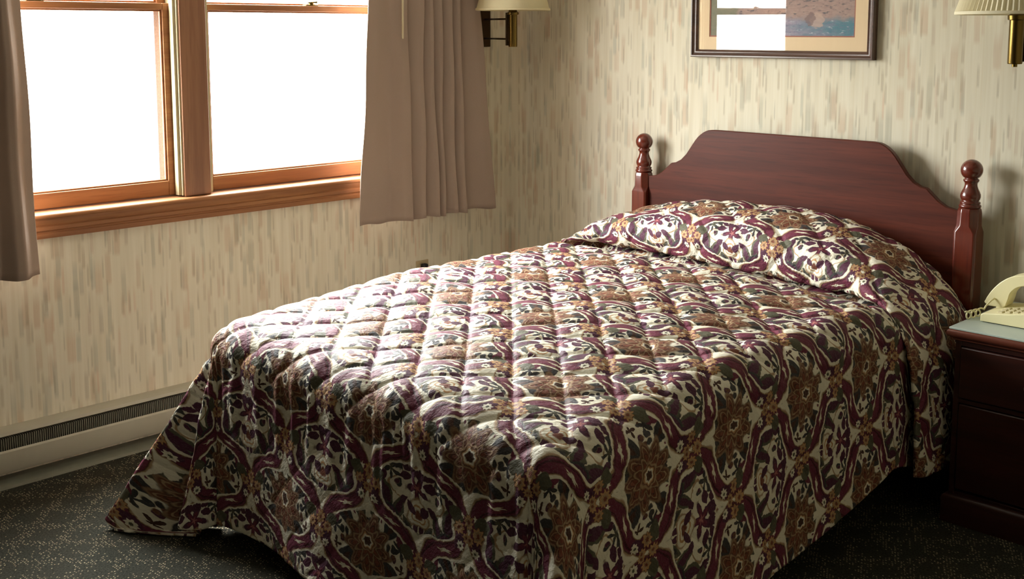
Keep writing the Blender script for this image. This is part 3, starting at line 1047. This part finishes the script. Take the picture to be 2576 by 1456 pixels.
def lamp_shade(parent, cx, cy, zb, rb, rt, h, mat, pleats):
    n = 144 if pleats else 64
    L = []
    def rad(r, j, k):
        return r + (.0036 * (1 if j % 2 else -1) if pleats and k else 0)
    outer = [(rb + .001, zb, 0), (rb + .002, zb + .004, 0), (rb + .001, zb + .010, 0), (rb - .003, zb + .0105, 1)]
    top = [(rt + .003, zb + h - .010, 1), (rt + .004, zb + h - .0095, 0), (rt + .004, zb + h, 0), (rt, zb + h, 0)]
    inn = [(rb - .004, zb, 0)]
    for r, z, k in outer + top + inn:
        L.append([(cx + rad(r, j, k) * math.cos(2 * PI * j / n), cy + rad(r, j, k) * math.sin(2 * PI * j / n), z) for j in range(n)])
    m = MB().loft(L, cap=False)
    # close the inside to the outside at the lower rim
    k0 = 0
    k1 = (len(L) - 1) * n
    for j in range(n):
        m.f.append((k0 + j, k0 + (j + 1) % n, k1 + (j + 1) % n, k1 + j))
    return m.build('lamp_shade', mat, parent, smooth='angle')


def bulb(parent, cx, cy, z0):
    pr = [(.013, z0), (.013, z0 + .03), (.022, z0 + .05), (.030, z0 + .075), (.028, z0 + .098), (.016, z0 + .114), (.001, z0 + .118)]
    return MB().lathe(pr, cx, cy, 20).build('bulb', M['rod'], parent, smooth=True)


# lamp on the window wall, near the corner
l1 = thing('swing_arm_lamp', 'bronze swing-arm wall lamp with plain cream shade in the corner behind the curtain', 'wall lamp', (0, -.178, 1.56), 'pair of swing-arm wall lamps')
MB().box(.0008, .018, -.209, -.147, 1.472, 1.70).build('back_plate', M['dbrass'], l1, bevel=.003)
A1, B1 = .288, -.271
for z in (1.511, 1.600):
    MB().tube([(.018, -.182, z), (A1 - .030, B1 - .006, z)], .0042, 10).build('arm', M['dbrass'], l1, smooth=True)
MB().tube([(A1 - .028, B1 - .008, 1.482), (A1 - .028, B1 - .008, 1.628)], .0075, 14).build('hinge_post', M['dbrass'], l1, smooth='angle')
MB().lathe([(.019, 1.476), (.020, 1.480), (.020, 1.617), (.026, 1.619), (.027, 1.628), (.020, 1.632), (.012, 1.66)], A1, B1, 28).build('lamp_tube', M['brass'], l1, smooth='angle')
MB().box(A1 - .026, A1 - .016, B1 - .012, B1 + .004, 1.50, 1.60).build('clasp', M['dbrass'], l1, bevel=.002)
lamp_shade(l1, A1, B1, 1.637, .166, .109, .20, M['shade'], False)
bulb(l1, A1, B1, 1.66)
m = MB()
for a in (0, 2 * PI / 3, 4 * PI / 3):
    m.tube([(A1, B1, 1.655), (A1 + .06 * math.cos(a), B1 + .06 * math.sin(a), 1.825), (A1 + .109 * math.cos(a), B1 + .109 * math.sin(a), 1.829)], .0014, 6)
m.build('shade_harp', M['dbrass'], l1)

# lamp on the headboard wall, over the nightstand
l2 = thing('swing_arm_lamp', 'brass swing-arm wall lamp with pleated cream shade above the telephone', 'wall lamp', (2.50, 0, 1.53), 'pair of swing-arm wall lamps')
LX, LY = 2.471, -.200
MB().box(2.455, 2.517, -.018, -.0008, 1.43, 1.66).build('back_plate', M['dbrass'], l2, bevel=.003)
for z in (1.474, 1.560):
    MB().tube([(2.487, -.018, z), (2.488, -.166, z)], .0042, 10).build('arm', M['dbrass'], l2, smooth=True)
MB().tube([(2.488, -.168, 1.450), (2.488, -.168, 1.592)], .0075, 14).build('hinge_post', M['dbrass'], l2, smooth='angle')
MB().lathe([(.004, 1.4335), (.008, 1.434), (.0085, 1.442), (.0215, 1.443), (.0225, 1.447), (.0225, 1.581), (.028, 1.583), (.029, 1.596), (.022, 1.600), (.012, 1.63)], LX, LY, 28).build('lamp_tube', M['brass'], l2, smooth='angle')
MB().box(2.478, 2.494, -.182, -.170, 1.47, 1.57).build('clasp', M['dbrass'], l2, bevel=.002)
lamp_shade(l2, LX, LY, 1.599, .186, .118, .20, M['shadep'], True)
bulb(l2, LX, LY, 1.63)
m = MB()
for a in (0, 2 * PI / 3, 4 * PI / 3):
    m.tube([(LX, LY, 1.625), (LX + .06 * math.cos(a), LY + .06 * math.sin(a), 1.79), (LX + .118 * math.cos(a), LY + .118 * math.sin(a), 1.792)], .0014, 6)
m.build('shade_harp', M['dbrass'], l2)

# ------------------------------------------------------------------ framed print
FX0, FX1, FZ0, FZ1 = 1.083, 1.897, 1.4405, 1.985
pic = thing('framed_print', 'dark wood framed seaside print with beige mat above the headboard', 'framed picture', ((FX0 + FX1) / 2, -.014, FZ0))
pf = [(0, -.001), (0, -.026), (.003, -.030), (.008, -.030), (.011, -.026), (.016, -.022), (.022, -.022), (.025, -.024), (.028, -.022), (.031, -.016), (.031, -.001)]
loops = []
for inset, y in pf:
    loops.append([(FX0 + inset, y, FZ0 + inset), (FX1 - inset, y, FZ0 + inset), (FX1 - inset, y, FZ1 - inset), (FX0 + inset, y, FZ1 - inset)])
MB().loft(loops, cap=False).build('frame', M['frame'], pic, smooth='angle')


def ring(o0, o1, y, th, mat, name):
    m = MB()
    a = (FX0 + o0, FX1 - o0, FZ0 + o0, FZ1 - o0)
    bx = (FX0 + o1, FX1 - o1, FZ0 + o1, FZ1 - o1)
    m.box(a[0], a[1], y, y + th, a[2], bx[2]).box(a[0], a[1], y, y + th, bx[3], a[3])
    m.box(a[0], bx[0], y, y + th, bx[2], bx[3]).box(bx[1], a[1], y, y + th, bx[2], bx[3])
    return m.build(name, mat, pic)


ring(.029, .083, -.0125, .0018, M['mat'], 'mat')
ring(.080, .088, -.0105, .0012, M['matin'], 'inner_mat')
MB().box(FX0 + .082, FX1 - .082, -.0090, -.0080, FZ0 + .082, FZ1 - .082).build('print', M['print'], pic)
MB().box(FX0 + .030, FX1 - .030, -.0160, -.0145, FZ0 + .030, FZ1 - .030).build('glazing', M['pglass'], pic)
MB().box(FX0 + .004, FX1 - .004, -.006, -.0015, FZ0 + .004, FZ1 - .004).build('backing', M['dark'], pic)
pic.rotation_euler = (math.radians(.35), 0, 0)

# ------------------------------------------------------------------ daylight
w = bpy.data.worlds.new('World')
SC.world = w
w.use_nodes = True
nt = w.node_tree
bg = nt.nodes['Background']
tc = nt.nodes.new('ShaderNodeTexCoord')
sp = nt.nodes.new('ShaderNodeSeparateXYZ')
nt.links.new(tc.outputs['Generated'], sp.inputs[0])
rp = nt.nodes.new('ShaderNodeValToRGB')
for e, (p, c) in zip((rp.color_ramp.elements[0], rp.color_ramp.elements[1], rp.color_ramp.elements.new(.78)),
                     ((.47, (.26, .255, .235, 1)), (.53, (.60, .60, .59, 1)), (.80, (1, 1, 1, 1)))):
    e.position, e.color = p, c
mr = nt.nodes.new('ShaderNodeMapRange')
mr.inputs['From Min'].default_value = -1
nt.links.new(sp.outputs['Z'], mr.inputs['Value'])
nt.links.new(mr.outputs[0], rp.inputs[0])
nt.links.new(rp.outputs[0], bg.inputs[0])
bg.inputs[1].default_value = 22.0
for i, (ya, yb) in enumerate(((-2.77, -1.76), (-1.64, -.60))):
    L = bpy.data.lights.new('sky_portal', 'AREA')
    L.shape = 'RECTANGLE'
    L.size, L.size_y = 1.15, yb - ya
    L.cycles.is_portal = True
    o = bpy.data.objects.new('sky_portal', L)
    COL.objects.link(o)
    o.location = (-.16, (ya + yb) / 2, 1.5)
    o.rotation_euler = (0, -PI / 2, 0)

# ------------------------------------------------------------------ camera
cam = bpy.data.cameras.new('camera')
co = bpy.data.objects.new('camera', cam)
COL.objects.link(co)
SC.camera = co
f, cy = 2852.3, 444.3
cam.sensor_fit = 'HORIZONTAL'
cam.sensor_width = 36
cam.lens = f / 2576 * 36
cam.shift_y = -(728 - cy) / 2576
cam.clip_start = .05
co.location = (3.89174, -3.9091, 1.55)
co.rotation_euler = (PI / 2 - math.radians(7.3586), 0, math.radians(44.772))

vs = SC.view_settings
vs.view_transform = 'Standard'
vs.look = 'None'
vs.exposure = 1.75
vs.gamma = 1.0
vs.use_curve_mapping = False

SC.cycles.use_adaptive_sampling = True
SC.cycles.adaptive_threshold = .03
SC.cycles.max_bounces = 8
SC.cycles.diffuse_bounces = 5
SC.cycles.transparent_max_bounces = 12
